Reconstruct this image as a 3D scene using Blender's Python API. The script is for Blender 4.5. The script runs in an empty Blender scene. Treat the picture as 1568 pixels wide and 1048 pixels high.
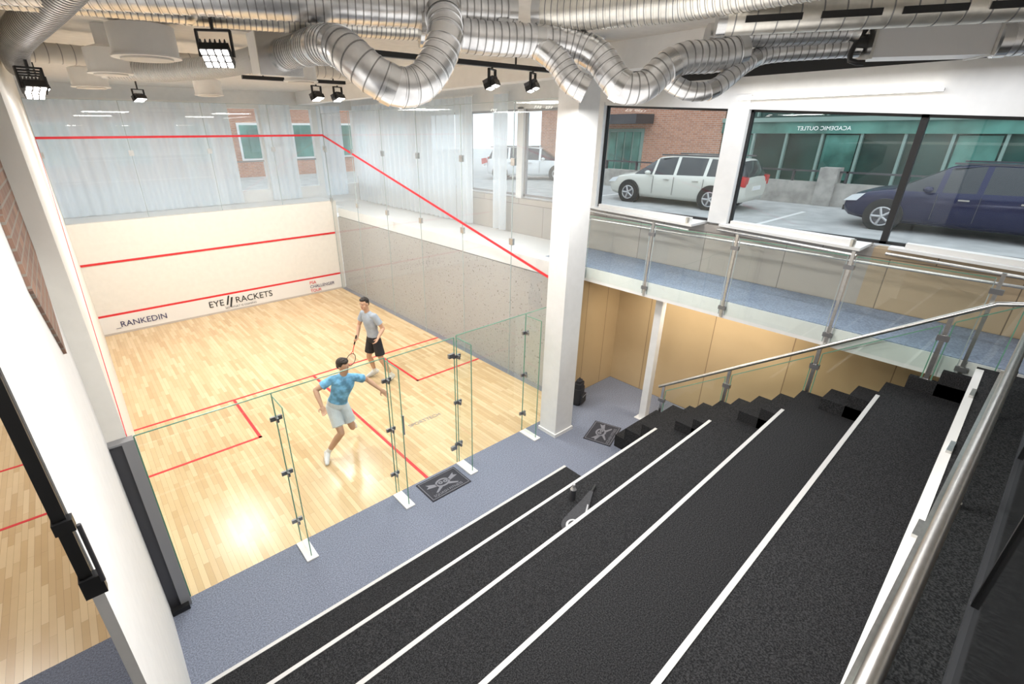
import bpy, math, random
import numpy as np
from mathutils import Matrix, Vector
random.seed(4)
scene=bpy.context.scene
COL=scene.collection
# ------------------------------------------------------------------ materials
MATS={}
def newmat(name):
    m=bpy.data.materials.new(name); m.use_nodes=True
    nt=m.node_tree; b=nt.nodes['Principled BSDF']
    MATS[name]=m
    return m,nt,b
def plain(name,col,rough=.6,metal=0.,noise=0.,nscale=8.,bump=0.,bscale=60.,spec=None,emit=None,estr=0.,bdist=.01):
    m,nt,b=newmat(name)
    b.inputs['Base Color'].default_value=(*col,1); b.inputs['Roughness'].default_value=rough; b.inputs['Metallic'].default_value=metal
    if spec is not None: b.inputs['Specular IOR Level'].default_value=spec
    if emit: b.inputs['Emission Color'].default_value=(*emit,1); b.inputs['Emission Strength'].default_value=estr
    tc=nt.nodes.new('ShaderNodeTexCoord')
    if noise>0:
        n=nt.nodes.new('ShaderNodeTexNoise'); n.inputs['Scale'].default_value=nscale; n.inputs['Detail'].default_value=4
        r=nt.nodes.new('ShaderNodeValToRGB'); r.color_ramp.elements[0].position=.35; r.color_ramp.elements[1].position=.65
        lo=tuple(max(0,c*(1-noise)) for c in col); hi=tuple(min(1,c*(1+noise)) for c in col)
        r.color_ramp.elements[0].color=(*lo,1); r.color_ramp.elements[1].color=(*hi,1)
        nt.links.new(tc.outputs['Object'],n.inputs['Vector']); nt.links.new(n.outputs['Fac'],r.inputs[0]); nt.links.new(r.outputs[0],b.inputs['Base Color'])
    if bump>0:
        n2=nt.nodes.new('ShaderNodeTexNoise'); n2.inputs['Scale'].default_value=bscale; n2.inputs['Detail'].default_value=3
        bp=nt.nodes.new('ShaderNodeBump'); bp.inputs['Strength'].default_value=bump; bp.inputs['Distance'].default_value=bdist
        nt.links.new(tc.outputs['Object'],n2.inputs['Vector']); nt.links.new(n2.outputs['Fac'],bp.inputs['Height']); nt.links.new(bp.outputs[0],b.inputs['Normal'])
    return m
def brickmat(name,c1,c2,mortar,bw,rh,ms,rough,mode='xz',bump=0.,spec=.5,var=.72):
    m,nt,b=newmat(name)
    tc=nt.nodes.new('ShaderNodeTexCoord'); sp=nt.nodes.new('ShaderNodeSeparateXYZ'); cb=nt.nodes.new('ShaderNodeCombineXYZ')
    nt.links.new(tc.outputs['Object'],sp.inputs[0])
    for i,ch in enumerate(mode): nt.links.new(sp.outputs['xyz'.index(ch)],cb.inputs[i])
    br=nt.nodes.new('ShaderNodeTexBrick'); br.inputs['Scale'].default_value=1; br.inputs['Brick Width'].default_value=bw; br.inputs['Row Height'].default_value=rh
    br.inputs['Mortar Size'].default_value=ms; br.inputs['Color1'].default_value=(*c1,1); br.inputs['Color2'].default_value=(*c2,1); br.inputs['Mortar'].default_value=(*mortar,1)
    br.inputs['Bias'].default_value=0; br.offset=.37; br.offset_frequency=2
    nt.links.new(cb.outputs[0],br.inputs[0])
    n=nt.nodes.new('ShaderNodeTexNoise'); n.inputs['Scale'].default_value=3.0; n.inputs['Detail'].default_value=5
    nt.links.new(tc.outputs['Object'],n.inputs[0])
    mx=nt.nodes.new('ShaderNodeMix'); mx.data_type='RGBA'; mx.blend_type='MULTIPLY'; mx.inputs[0].default_value=.35
    nt.links.new(br.outputs['Color'],mx.inputs[6])
    r=nt.nodes.new('ShaderNodeValToRGB'); r.color_ramp.elements[0].color=(var,var,var,1); r.color_ramp.elements[1].color=(1,1,1,1)
    nt.links.new(n.outputs['Fac'],r.inputs[0]); nt.links.new(r.outputs[0],mx.inputs[7])
    nt.links.new(mx.outputs[2],b.inputs['Base Color']); b.inputs['Roughness'].default_value=rough; b.inputs['Specular IOR Level'].default_value=spec
    if bump:
        bp=nt.nodes.new('ShaderNodeBump'); bp.inputs['Strength'].default_value=bump; bp.inputs['Distance'].default_value=.01; bp.invert=True
        nt.links.new(br.outputs['Fac'],bp.inputs['Height']); nt.links.new(bp.outputs[0],b.inputs['Normal'])
    return m
def glassmat(name,tint,base=.04,k=.5,rough=.0,milky=0.,milkcol=(.9,.95,1)):
    m,nt,b=newmat(name); nt.nodes.remove(b); out=nt.nodes['Material Output']
    t=nt.nodes.new('ShaderNodeBsdfTransparent'); t.inputs[0].default_value=(*tint,1)
    g=nt.nodes.new('ShaderNodeBsdfGlossy'); g.inputs['Roughness'].default_value=rough; g.inputs[0].default_value=(.95,1,.98,1)
    lw=nt.nodes.new('ShaderNodeLayerWeight'); lw.inputs[0].default_value=.5
    p=nt.nodes.new('ShaderNodeMath'); p.operation='POWER'; p.inputs[1].default_value=4
    ma=nt.nodes.new('ShaderNodeMath'); ma.operation='MULTIPLY_ADD'; ma.inputs[1].default_value=k; ma.inputs[2].default_value=base
    mx=nt.nodes.new('ShaderNodeMixShader')
    nt.links.new(lw.outputs['Facing'],p.inputs[0]); nt.links.new(p.outputs[0],ma.inputs[0]); nt.links.new(ma.outputs[0],mx.inputs[0])
    src=t.outputs[0]
    if milky>0:
        d=nt.nodes.new('ShaderNodeBsdfDiffuse'); d.inputs[0].default_value=(*milkcol,1)
        m2=nt.nodes.new('ShaderNodeMixShader'); m2.inputs[0].default_value=milky
        nt.links.new(src,m2.inputs[1]); nt.links.new(d.outputs[0],m2.inputs[2]); src=m2.outputs[0]
    nt.links.new(src,mx.inputs[1]); nt.links.new(g.outputs[0],mx.inputs[2]); nt.links.new(mx.outputs[0],out.inputs[0])
    return m
def specklemat(name,col,dark,scale,thr,rough=.9,soft=.06,spec=.2):
    m,nt,b=newmat(name)
    tc=nt.nodes.new('ShaderNodeTexCoord'); n=nt.nodes.new('ShaderNodeTexNoise'); n.inputs['Scale'].default_value=scale; n.inputs['Detail'].default_value=2
    r=nt.nodes.new('ShaderNodeValToRGB'); r.color_ramp.elements[0].position=thr; r.color_ramp.elements[0].color=(*col,1); r.color_ramp.elements[1].position=thr+soft; r.color_ramp.elements[1].color=(*dark,1)
    nt.links.new(tc.outputs['Object'],n.inputs[0]); nt.links.new(n.outputs[0],r.inputs[0]); nt.links.new(r.outputs[0],b.inputs['Base Color']); b.inputs['Roughness'].default_value=rough; b.inputs['Specular IOR Level'].default_value=spec
    return m
def curtainmat(name):
    m,nt,b=newmat(name); nt.nodes.remove(b); out=nt.nodes['Material Output']
    d=nt.nodes.new('ShaderNodeBsdfDiffuse'); d.inputs[0].default_value=(.88,.93,.98,1)
    t=nt.nodes.new('ShaderNodeBsdfTranslucent'); t.inputs[0].default_value=(.88,.95,1,1)
    tr=nt.nodes.new('ShaderNodeBsdfTransparent')
    a=nt.nodes.new('ShaderNodeMixShader'); a.inputs[0].default_value=.55; c=nt.nodes.new('ShaderNodeMixShader'); c.inputs[0].default_value=.14
    nt.links.new(d.outputs[0],a.inputs[1]); nt.links.new(t.outputs[0],a.inputs[2]); nt.links.new(a.outputs[0],c.inputs[1]); nt.links.new(tr.outputs[0],c.inputs[2]); nt.links.new(c.outputs[0],out.inputs[0])
    return m
H90=math.pi/2
wood=brickmat('maple_floor',(.83,.63,.38),(.65,.445,.235),(.46,.31,.17),.62,.065,.0015,.22,'yxz',var=.6)
white=plain('white_paint',(.80,.795,.785),.7,noise=.02)
courtwhite=plain('court_plaster',(.80,.77,.71),.6,noise=.02)
ceilm=plain('ceiling_paint',(.66,.64,.61),.9,noise=.04)
red=plain('red_line',(.70,.03,.035),.5)
redg=plain('red_tape',(.75,.025,.04),.5)
carpet_grey=plain('grey_carpet',(.20,.22,.28),.95,noise=.28,nscale=70,bump=.3,bscale=250,spec=.1)
carpet_blk=specklemat('black_carpet',(.014,.014,.015),(.052,.052,.054),110,.38,.95,soft=.34,spec=.08)
nosing=plain('metal_nosing',(.56,.55,.54),.4)
whiteplate=plain('white_plate',(.80,.79,.77),.4)
steel=plain('brushed_steel',(.62,.61,.59),.28,1.0,noise=.06,nscale=30)
galv=plain('galvanised_duct',(.76,.76,.77),.30,.95,noise=.14,nscale=9)
galv2=plain('galvanised_duct_warm',(.76,.73,.67),.36,.95,noise=.12,nscale=9)
galvd=plain('duct_seam',(.30,.30,.30),.4,.9)
galvl=plain('duct_coupling',(.66,.66,.66),.22,1.0)
dgrey=plain('dark_grey_metal',(.10,.10,.11),.45,.6)
mgrey=plain('grey_powder_coat',(.30,.30,.31),.5,.3)
black=plain('black_metal',(.012,.012,.013),.4)
clamp=plain('clamp_metal',(.28,.28,.29),.35,.8)
brickm=brickmat('red_brick',(.55,.25,.15),(.42,.18,.11),(.55,.48,.42),.25,.08,.008,.9,'xzy',bump=.4)
bricky=brickmat('red_brick_east',(.60,.29,.18),(.46,.21,.13),(.58,.50,.44),.25,.08,.008,.9,'yzx',bump=.4)
brickin=brickmat('interior_brick',(.34,.20,.14),(.22,.13,.10),(.30,.26,.22),.22,.07,.008,.9,'yzx',bump=.4)
speck=specklemat('speckled_wall',(.40,.385,.375),(.13,.12,.11),24,.64,soft=.05)
woodwall=brickmat('plywood_panel',(.58,.43,.25),(.52,.38,.21),(.24,.16,.09),1.2,2.6,.006,.5,'yzx')
greypan=brickmat('grey_wall_panel',(.42,.39,.36),(.46,.41,.36),(.2,.18,.16),1.2,1.6,.006,.7,'yzx')
tanpan=brickmat('tan_panel',(.56,.42,.27),(.50,.38,.25),(.2,.15,.1),1.2,1.6,.006,.6,'yzx')
concrete=plain('concrete',(.40,.38,.35),.9,noise=.2,nscale=3)
asphalt=plain('pavement',(.42,.42,.41),.9,noise=.12,nscale=2)
teal=plain('teal_glass',(.09,.24,.20),.12,.0,noise=.45,nscale=.8)
tealdk=plain('dark_teal_glass',(.025,.07,.06),.1,.0,noise=.5,nscale=.6)
tealfr=plain('pale_green_frame',(.24,.35,.31),.5)
glass=glassmat('clear_glass',(.94,.98,.965),.055,.6)
glassw=glassmat('window_glass',(.93,.96,.96),.04,.3)
glassmilk=glassmat('court_wall_glass',(.95,.975,.98),.05,.35,milky=.12)
gedge=plain('green_glass_edge',(.14,.32,.23),.2)
gedgel=plain('pale_glass_edge',(.40,.46,.46),.2)
curt=curtainmat('sheer_curtain')
lampem=plain('led_emitter',(1,1,1),.5,emit=(1,.97,.92),estr=12)
tubeem=plain('tube_light_emitter',(1,1,1),.5,emit=(1,.94,.82),estr=6)
matm=plain('mat_rubber',(.035,.035,.045),.9,noise=.2,nscale=60)
matlogo=plain('mat_print',(.20,.20,.23),.9)
navytxt=plain('navy_print',(.03,.03,.12),.6); blktxt=plain('black_print',(.02,.02,.02),.6)
# ------------------------------------------------------------------ mesh builder
class MB:
    def __init__(s,name): s.n=name; s.v=[]; s.f=[]; s.mi=[]; s.sm=[]; s.ms=[]
    def m(s,mat):
        if mat not in s.ms: s.ms.append(mat)
        return s.ms.index(mat)
    def add(s,vs,fs,mat,smooth=False):
        o=len(s.v); s.v+= [tuple(v) for v in vs]; k=s.m(mat) if not isinstance(mat,list) else None
        for i,f in enumerate(fs):
            s.f.append([a+o for a in f]); s.mi.append(k if k is not None else s.m(mat[i])); s.sm.append(smooth)
    def box(s,x0,x1,y0,y1,z0,z1,mat,M=None):
        vs=[(x,y,z) for x in (x0,x1) for y in (y0,y1) for z in (z0,z1)]
        if M is not None: vs=[M@Vector(v) for v in vs]
        s.add(vs,[(0,1,3,2),(4,6,7,5),(0,4,5,1),(2,3,7,6),(0,2,6,4),(1,5,7,3)],mat)
    def prism(s,poly,z0,z1,mat,M=None,axis='z'):
        n=len(poly)
        def P(a,b,c):
            v={'z':(a,b,c),'x':(c,a,b),'y':(a,c,b)}[axis]
            return M@Vector(v) if M is not None else v
        vs=[P(a,b,z0) for a,b in poly]+[P(a,b,z1) for a,b in poly]
        s.add(vs,[list(range(n))[::-1],[n+i for i in range(n)]]+[(i,(i+1)%n,n+(i+1)%n,n+i) for i in range(n)],mat)
    def quad(s,pts,mat): s.add(pts,[tuple(range(len(pts)))],mat)
    def cyl(s,p0,p1,r0,mat,r1=None,seg=16,smooth=True,caps=True):
        r1=r0 if r1 is None else r1
        p0=Vector(p0);p1=Vector(p1);d=(p1-p0).normalized(); a=d.orthogonal().normalized(); b=d.cross(a)
        vs=[p0+(a*math.cos(t)+b*math.sin(t))*r0 for t in [2*math.pi*i/seg for i in range(seg)]]+[p1+(a*math.cos(t)+b*math.sin(t))*r1 for t in [2*math.pi*i/seg for i in range(seg)]]
        s.add(vs,[(i,(i+1)%seg,seg+(i+1)%seg,seg+i) for i in range(seg)],mat,smooth)
        if caps: s.add(vs,[list(range(seg))[::-1],[seg+i for i in range(seg)]],mat)
    def tube(s,path,r,mat,seg=20,rib=0.,step=.04,smoothpath=True,ribevery=2,flare=None):
        P=[Vector(p) for p in path]
        if smoothpath and len(P)>2:
            Q=[]
            for i in range(len(P)-1):
                a=P[max(i-1,0)];b=P[i];c=P[i+1];d=P[min(i+2,len(P)-1)]
                n=max(2,int((c-b).length/step))
                for j in range(n):
                    t=j/n; Q.append(.5*((2*b)+(c-a)*t+(2*a-5*b+4*c-d)*t*t+(3*b-a-3*c+d)*t**3))
            Q.append(P[-1]); P=Q
        else:
            Q=[]
            for i in range(len(P)-1):
                n=max(1,int((P[i+1]-P[i]).length/step)) if rib else 1
                for j in range(n): Q.append(P[i].lerp(P[i+1],j/n))
            Q.append(P[-1]); P=Q
        d=(P[1]-P[0]).normalized(); a=d.orthogonal().normalized(); vs=[]
        for i,p in enumerate(P):
            d2=(P[min(i+1,len(P)-1)]-P[max(i-1,0)]).normalized()
            a=(a-d2*a.dot(d2)).normalized(); b=d2.cross(a)
            rr=r*(1+(rib if i%ribevery==0 else 0))
            vs+=[p+(a*math.cos(2*math.pi*k/seg)+b*math.sin(2*math.pi*k/seg))*rr for k in range(seg)]
        fs=[(i*seg+k,i*seg+(k+1)%seg,(i+1)*seg+(k+1)%seg,(i+1)*seg+k) for i in range(len(P)-1) for k in range(seg)]
        s.add(vs,fs,mat,True); s.add(vs[:seg],[list(range(seg))[::-1]],mat); s.add(vs[-seg:],[list(range(seg))],mat)
        return P
    def sph(s,c,r,mat,seg=16,ring=10,M=None):
        rx,ry,rz=(r,r,r) if not isinstance(r,tuple) else r
        vs=[];
        for i in range(ring+1):
            ph=math.pi*i/ring
            for k in range(seg):
                th=2*math.pi*k/seg; v=Vector((rx*math.sin(ph)*math.cos(th),ry*math.sin(ph)*math.sin(th),rz*math.cos(ph)))
                if M is not None: v=M@v
                vs.append(v+Vector(c))
        s.add(vs,[(i*seg+k,(i+1)*seg+k,(i+1)*seg+(k+1)%seg,i*seg+(k+1)%seg) for i in range(ring) for k in range(seg)],mat,True)
    def build(s,parent=None):
        me=bpy.data.meshes.new(s.n); me.from_pydata(s.v,[],s.f)
        for m in s.ms: me.materials.append(m)
        me.polygons.foreach_set('material_index',s.mi); me.polygons.foreach_set('use_smooth',s.sm); me.update()
        o=bpy.data.objects.new(s.n,me); COL.objects.link(o)
        if parent: o.parent=parent
        return o
def text(body,size,M,mat,parent,name,extr=.001):
    c=bpy.data.curves.new(name,'FONT'); c.body=body; c.size=size; c.extrude=extr; c.materials.append(mat); c.align_x='LEFT'
    o=bpy.data.objects.new(name,c); COL.objects.link(o); o.matrix_world=M
    if parent: o.parent=parent
    return o
# ------------------------------------------------------------------ court
ZM=2.55
b=MB('floor'); b.box(0,6.4,0,9.75,-.1,0,wood); b.build()
b=MB('neighbouring_court_floor'); b.box(-6.8,-.30,0,9.75,-.1,0,wood)
for (x0,x1,y0,y1) in [(-6.8,-.30,4.26,4.31),(-1.95,-1.9,2.66,4.26),(-1.95,-.30,2.66,2.71),(-3.5,-3.45,0,4.26)]:
    b.box(x0,x1,y0,y1,0,.003,red)
b.build()
b=MB('floor_carpet'); b.box(-6.8,8.05,-6.5,0,-.1,0,carpet_grey); b.box(6.4,8.05,0,9.9,-.1,0,carpet_grey); b.build()
b=MB('court_floor_lines')
for (x0,x1,y0,y1) in [(0,6.4,4.26,4.31),(1.6,1.65,2.66,4.26),(0,1.65,2.66,2.71),(4.75,4.8,2.66,4.26),(4.75,6.4,2.66,2.71),(3.175,3.225,0,4.26)]:
    b.box(x0,x1,y0,y1,0,.003,red)
lo=b.build()
text('SPORTTECH',.12,Matrix.Translation((3.72,1.30,.004)),mgrey,lo,'floor_lettering',.0005)
# front wall
b=MB('wall_front'); b.box(-6.8,6.55,9.75,9.95,0,2.76,courtwhite); b.build()
b=MB('front_wall_lines')
b.box(0,6.4,9.735,9.75,.48,.53,red); b.box(0,6.4,9.735,9.75,1.78,1.83,red); b.box(0,6.4,9.70,9.715,4.57,4.62,redg); b.build()
b=MB('tin_board'); b.box(.0,6.4,9.725,9.749,0,.48,plain('tin_white',(.82,.80,.77),.5)); b.box(0,6.4,9.72,9.749,0,.05,plain('tin_edge',(.55,.5,.45),.5)); tin=b.build()
Rf=Matrix.Rotation(H90,4,'X')
text('_RANKEDIN',.21,Matrix.Translation((.28,9.715,.17))@Rf,navytxt,tin,'lettering_rankedin')
text('EYE',.25,Matrix.Translation((2.45,9.715,.21))@Rf,blktxt,tin,'lettering_eye')
text('RACKETS',.25,Matrix.Translation((3.15,9.715,.21))@Rf,blktxt,tin,'lettering_rackets')
b=MB('lettering_slash'); b.prism([(2.98,.12),(3.02,.12),(3.10,.40),(3.05,.40)],9.713,9.72,blktxt,axis='y'); b.prism([(2.90,.20),(2.94,.20),(3.02,.46),(2.98,.46)],9.713,9.72,blktxt,axis='y'); b.build(tin)
text('SEE WHAT IS COMING',.085,Matrix.Translation((2.85,9.715,.09))@Rf,mgrey,tin,'lettering_small')
text('PSA',.13,Matrix.Translation((5.35,9.715,.33))@Rf,red,tin,'lettering_tour_a')
text('CHALLENGER',.13,Matrix.Translation((5.35,9.715,.20))@Rf,navytxt,tin,'lettering_tour_b')
text('TOUR',.13,Matrix.Translation((5.35,9.715,.07))@Rf,red,tin,'lettering_tour_c')
# left wall
b=MB('wall_left')
b.box(-.30,0,0,9.75,0,5.75,courtwhite); b.box(-.19,-.15,-2.95,0,0,5.75,white); b.build()
b=MB('left_wall_out_line')
b.prism([(0,2.13),(0,2.18),(9.75,4.62),(9.75,4.57)],0,.006,redg,axis='x'); b.build()
b=MB('wall_end_post'); b.box(-.149,.0,-.06,-.002,0,2.13,dgrey); b.box(-.05,.045,-.10,-.06,0,2.13,mgrey); b.box(-.149,.045,-.10,-.002,2.13,2.15,mgrey); b.box(-.149,.02,-.16,-.10,0,.06,black); b.build()
b=MB('brick_pier'); b.prism([(-.03,4.75),(-.03,3.9),(-.75,3.30),(-1.35,3.9),(-1.35,4.3)],-.149,-.13,brickin,axis='x'); b.build()
b=MB('black_edge_frame'); b.box(-.195,-.155,-2.985,-2.955,3.10,5.5,black)
b.box(-.20,-.13,-3.0,-2.955,3.08,3.17,black); b.box(-.20,-.14,-3.0,-2.955,3.40,3.45,black)
b.cyl((-.13,-3.0,3.14),(-.13,-3.0,3.42),.008,dgrey)
b.build()
# right wall: structural + glass
b=MB('wall_right_lower'); b.box(6.55,6.8,.25,9.74,0,ZM-.27,speck); b.build()
def panelglass(name,axis,const,segs,z0,z1,mat,clampz,edge=gedgel,dirn=-1,ew=.012):
    b=MB(name)
    for (a0,a1) in segs:
        if axis=='x': b.quad([(const,a0,z0),(const,a1,z0),(const,a1,z1),(const,a0,z1)],mat)
        else: b.quad([(a0,const,z0),(a1,const,z0),(a1,const,z1),(a0,const,z1)],mat)
    es=sorted(set([a for s in segs for a in s]))
    for e in es:
        if axis=='x': b.box(const-.006,const+.006,e-ew/2,e+ew/2,z0,z1,edge)
        else: b.box(e-ew/2,e+ew/2,const-.006,const+.006,z0,z1,edge)
        for z in clampz:
            if axis=='x': b.box(const-.02,const+.03,e-.05,e+.05,z-.06,z+.06,steel)
            else: b.box(e-.05,e+.05,const-.02,const+.03,z-.06,z+.06,steel)
    for (a0,a1) in segs:
        if axis=='x': b.box(const-.006,const+.006,a0,a1,z1,z1+.008,edge)
        else: b.box(a0,a1,const-.006,const+.006,z1,z1+.008,edge)
    return b
ys=[0,1.69,3.19,4.78,6.34,7.99,9.70]
panelglass('glass_wall_right','x',6.4,[(ys[i],ys[i+1]) for i in range(6)],0,5.15,glassmilk,[2.8,4.2]).build()
xs=[0,1.64,3.33,4.93,6.4]
panelglass('glass_wall_front','y',9.73,[(xs[i],xs[i+1]) for i in range(4)],2.78,5.35,glassmilk,[4.25]).build()
b=MB('right_wall_out_line'); b.prism([(0,2.13),(0,2.18),(9.75,4.62),(9.75,4.57)],6.385,6.392,redg,axis='x'); b.build()
# back glass wall with fins
fins=[1.30,2.68,3.80,5.15]
b=panelglass('glass_wall_back','y',0,[(.05,1.3),(1.3,2.68),(3.8,5.15),(5.15,6.38)],.01,2.13,glass,[],edge=gedge)
for fx in fins:
    b.quad([(fx,-.03,.03),(fx,-.33,.03),(fx,-.33,2.10),(fx,-.03,2.10)],glass)
    b.box(fx-.005,fx+.005,-.335,-.325,.03,2.10,gedge); b.box(fx-.005,fx+.005,-.33,-.03,2.10,2.108,gedge)
    b.box(fx-.07,fx+.07,-.38,-.02,.002,.02,whiteplate)
    for z in (.35,1.08,1.82):
        b.box(fx-.012,fx+.012,-.075,-.01,z-.025,z+.025,clamp); b.box(fx-.065,fx+.065,-.015,.012,z-.025,z+.025,clamp)
b.build()
b=MB('glass_court_door'); b.quad([(2.72,0.0,.02),(3.76,0.0,.02),(3.76,0.0,2.11),(2.72,0.0,2.11)],glass)
for x in (2.72,3.76): b.box(x-.005,x+.005,-.006,.006,.02,2.11,gedge)
b.box(2.72,3.76,-.006,.006,2.11,2.118,gedge)
for z in (.3,1.85): b.box(3.66,3.76,-.02,.02,z-.03,z+.03,clamp)
b.cyl((2.85,-.05,.95),(2.85,-.05,1.25),.012,steel)
for z in (.97,1.23): b.cyl((2.85,-.05,z),(2.85,0,z),.008,steel)
b.build()
# ------------------------------------------------------------------ column, mezzanine
b=MB('column'); b.box(5.43,5.84,-.51,-.16,0,5.75,white); b.box(5.41,5.86,-.53,-.14,0,.06,white); b.build()
b=MB('steel_post_white'); b.box(7.04,7.16,-1.17,-1.05,0,ZM-.25,white); b.box(6.98,7.22,-1.22,-1.0,ZM-.275,ZM-.255,white); b.box(6.98,7.22,-1.22,-1.0,0.002,.015,white); b.build()
mezc=plain('mezzanine_carpet',(.25,.30,.40),.6,noise=.22,nscale=50,spec=.5)
b=MB('mezzanine_slab'); b.box(6.8,7.97,-6.5,10.95,ZM-.25,ZM-.01,white); b.box(6.56,6.8,.25,9.7,ZM-.25,ZM-.01,white)
b.box(6.81,7.97,-6.5,1.2,ZM-.01,ZM,mezc); b.box(6.81,7.97,1.2,10.95,ZM-.01,ZM,white); b.box(6.56,6.81,.25,9.7,ZM-.01,ZM,white); b.build()
b=MB('mezzanine_front_slab'); b.box(-6.8,6.55,9.95,10.95,2.5,2.76,white); b.build()
b=MB('wall_right_wood_panelling'); b.box(7.97,8.04,-6.5,.25,0,ZM-.26,woodwall); b.build()
b=MB('wall_alcove'); b.box(6.8,7.97,.25,.35,0,ZM-.26,brickmat('plywood_panel_south',(.58,.43,.25),(.52,.38,.21),(.24,.16,.09),.6,2.6,.006,.5,'xzy')); b.build()
b=MB('wall_right_parapet'); b.box(7.98,8.2,-3.4,11.0,ZM,3.32,greypan); b.box(7.98,8.2,-6.5,-3.4,ZM,3.32,tanpan); b.box(8.05,8.2,-6.5,11,0,ZM,concrete); b.build()
# sawtooth sills
b=MB('window_sill')
for (ya,yb) in [(1.1,-1.15),(-1.4,-3.35),(-3.55,-5.6)]:
    b.prism([(8.2,ya),(7.92,ya),(7.55,yb),(8.2,yb)],3.325,3.36,white)
    b.prism([(8.06,ya-.15),(7.96,ya-.15),(7.68,yb+.15),(7.85,yb+.15)],3.36,3.42,whiteplate)
    b.tube([(7.90,ya,3.28),(7.50,yb,3.28)],.018,steel,smoothpath=False)
    b.cyl((7.60,yb+.10,3.34),(7.60,yb+.10,3.45),.03,galv2)
b.build()
def ztop(y): return 4.97+.055*(y+1.4) if y<1.2 else 5.11
b=MB('wall_right_lintel')
b.prism([(11.0,5.11),(1.2,5.11),(-6.5,ztop(-6.5)),(-6.5,5.38),(11.0,5.38)],8.0,8.2,white,axis='x')
b.box(8.0,8.2,-6.5,1.0,5.38,5.75,black); b.box(8.0,8.2,1.0,11.0,5.38,5.75,white); b.build()  # black upper band: shade of the space behind the ducts put into colour
def window(name,y0,y1,fr=black,fw=.035):
    b=MB(name)
    zt0,zt1=ztop(y0),ztop(y1)
    b.quad([(8.1,y0,3.36),(8.1,y1,3.36),(8.1,y1,zt1),(8.1,y0,zt0)],glassw)
    for y in (y0+fw/2,y1-fw/2): b.box(8.07,8.13,y-fw/2,y+fw/2,3.36,ztop(y),fr)
    b.box(8.07,8.13,y0,y1,3.36,3.36+fw,fr)
    b.prism([(y0,zt0-fw),(y1,zt1-fw),(y1,zt1),(y0,zt0)],8.07,8.13,fr,axis='x')
    return b.build()
window('window_1',-1.18,1.05); window('window_2',-3.45,-1.48); window('window_3',-6.0,-3.45)
b=MB('window_post_white'); b.box(7.98,8.18,-1.48,-1.18,3.36,5.15,white); b.box(7.98,8.18,1.05,1.3,3.3,5.15,white)
for y in (3.2,5.1,7.0,8.9,10.8): b.box(8.0,8.18,y-.09,y+.09,3.3,5.15,white)
b.box(7.98,8.2,-6.5,-6.0,3.36,5.2,white); b.build()
k=4
for (a,c) in [(1.3,3.11),(3.29,5.01),(5.19,6.91),(7.09,8.81),(8.99,10.71)]:
    window('window_%d'%k,a,c,fr=mgrey,fw=.05); k+=1
b=MB('wall_front_upper'); b.box(-6.8,8.2,11.0,11.2,2.5,3.1,white); b.box(-6.8,8.2,11.0,11.2,5.3,5.75,white)
for x in (-6.6,-4.6,-2.6,-.6,1.3,3.1,4.15,5.15,5.85,6.75,8.1): b.box(x-.1,x+.1,11.0,11.2,3.1,5.3,white)
b.quad([(-6.8,11.1,3.1),(8.1,11.1,3.1),(8.1,11.1,5.3),(-6.8,11.1,5.3)],glassw)
for z in (3.9,4.6): b.box(4.2,6.7,11.08,11.12,z-.02,z+.02,mgrey)
b.build()
def curtain(name,axis,const,a0,a1,z0,z1):
    b=MB(name); n=int((a1-a0)/.03); vs=[]
    for i in range(n+1):
        a=a0+(a1-a0)*i/n; w=const+.045*math.sin(a*2*math.pi/.24)+.02*math.sin(a*5.1)
        for z in (z0,z1): vs.append((w,a,z) if axis=='x' else (a,w,z))
    b.add(vs,[(2*i,2*i+2,2*i+3,2*i+1) for i in range(n)],curt,True)
    if axis=='x': b.box(const-.015,const+.015,a0,a1,z1,z1+.03,white)
    else: b.box(a0,a1,const-.015,const+.015,z1,z1+.03,white)
    return b.build()
for (a0,a1) in [(-.5,4.2),(5.05,5.9),(6.7,7.5)]: curtain('sheer_curtain','y',10.75,a0,a1,2.80,5.4)
curtain('sheer_curtain','x',7.8,5.3,10.5,2.6,5.4); curtain('sheer_curtain','x',7.8,3.35,3.8,2.6,5.4); curtain('sheer_curtain','x',7.8,4.55,5.2,2.6,5.4)
b=MB('ceiling'); b.box(-6.8,8.2,-6.5,11.2,5.75,5.9,ceilm); b.box(6.5,7.99,-6.5,1.0,5.62,5.75,black); b.build()  # black panel stands for the dark space behind the ducts, shade as colour
b=MB('wall_back'); b.box(-6.8,8.2,-6.7,-6.5,0,5.9,white); b.build()
b=MB('wall_far_left'); b.box(-7.0,-6.8,-6.7,11.2,0,5.9,white); b.build()
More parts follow.
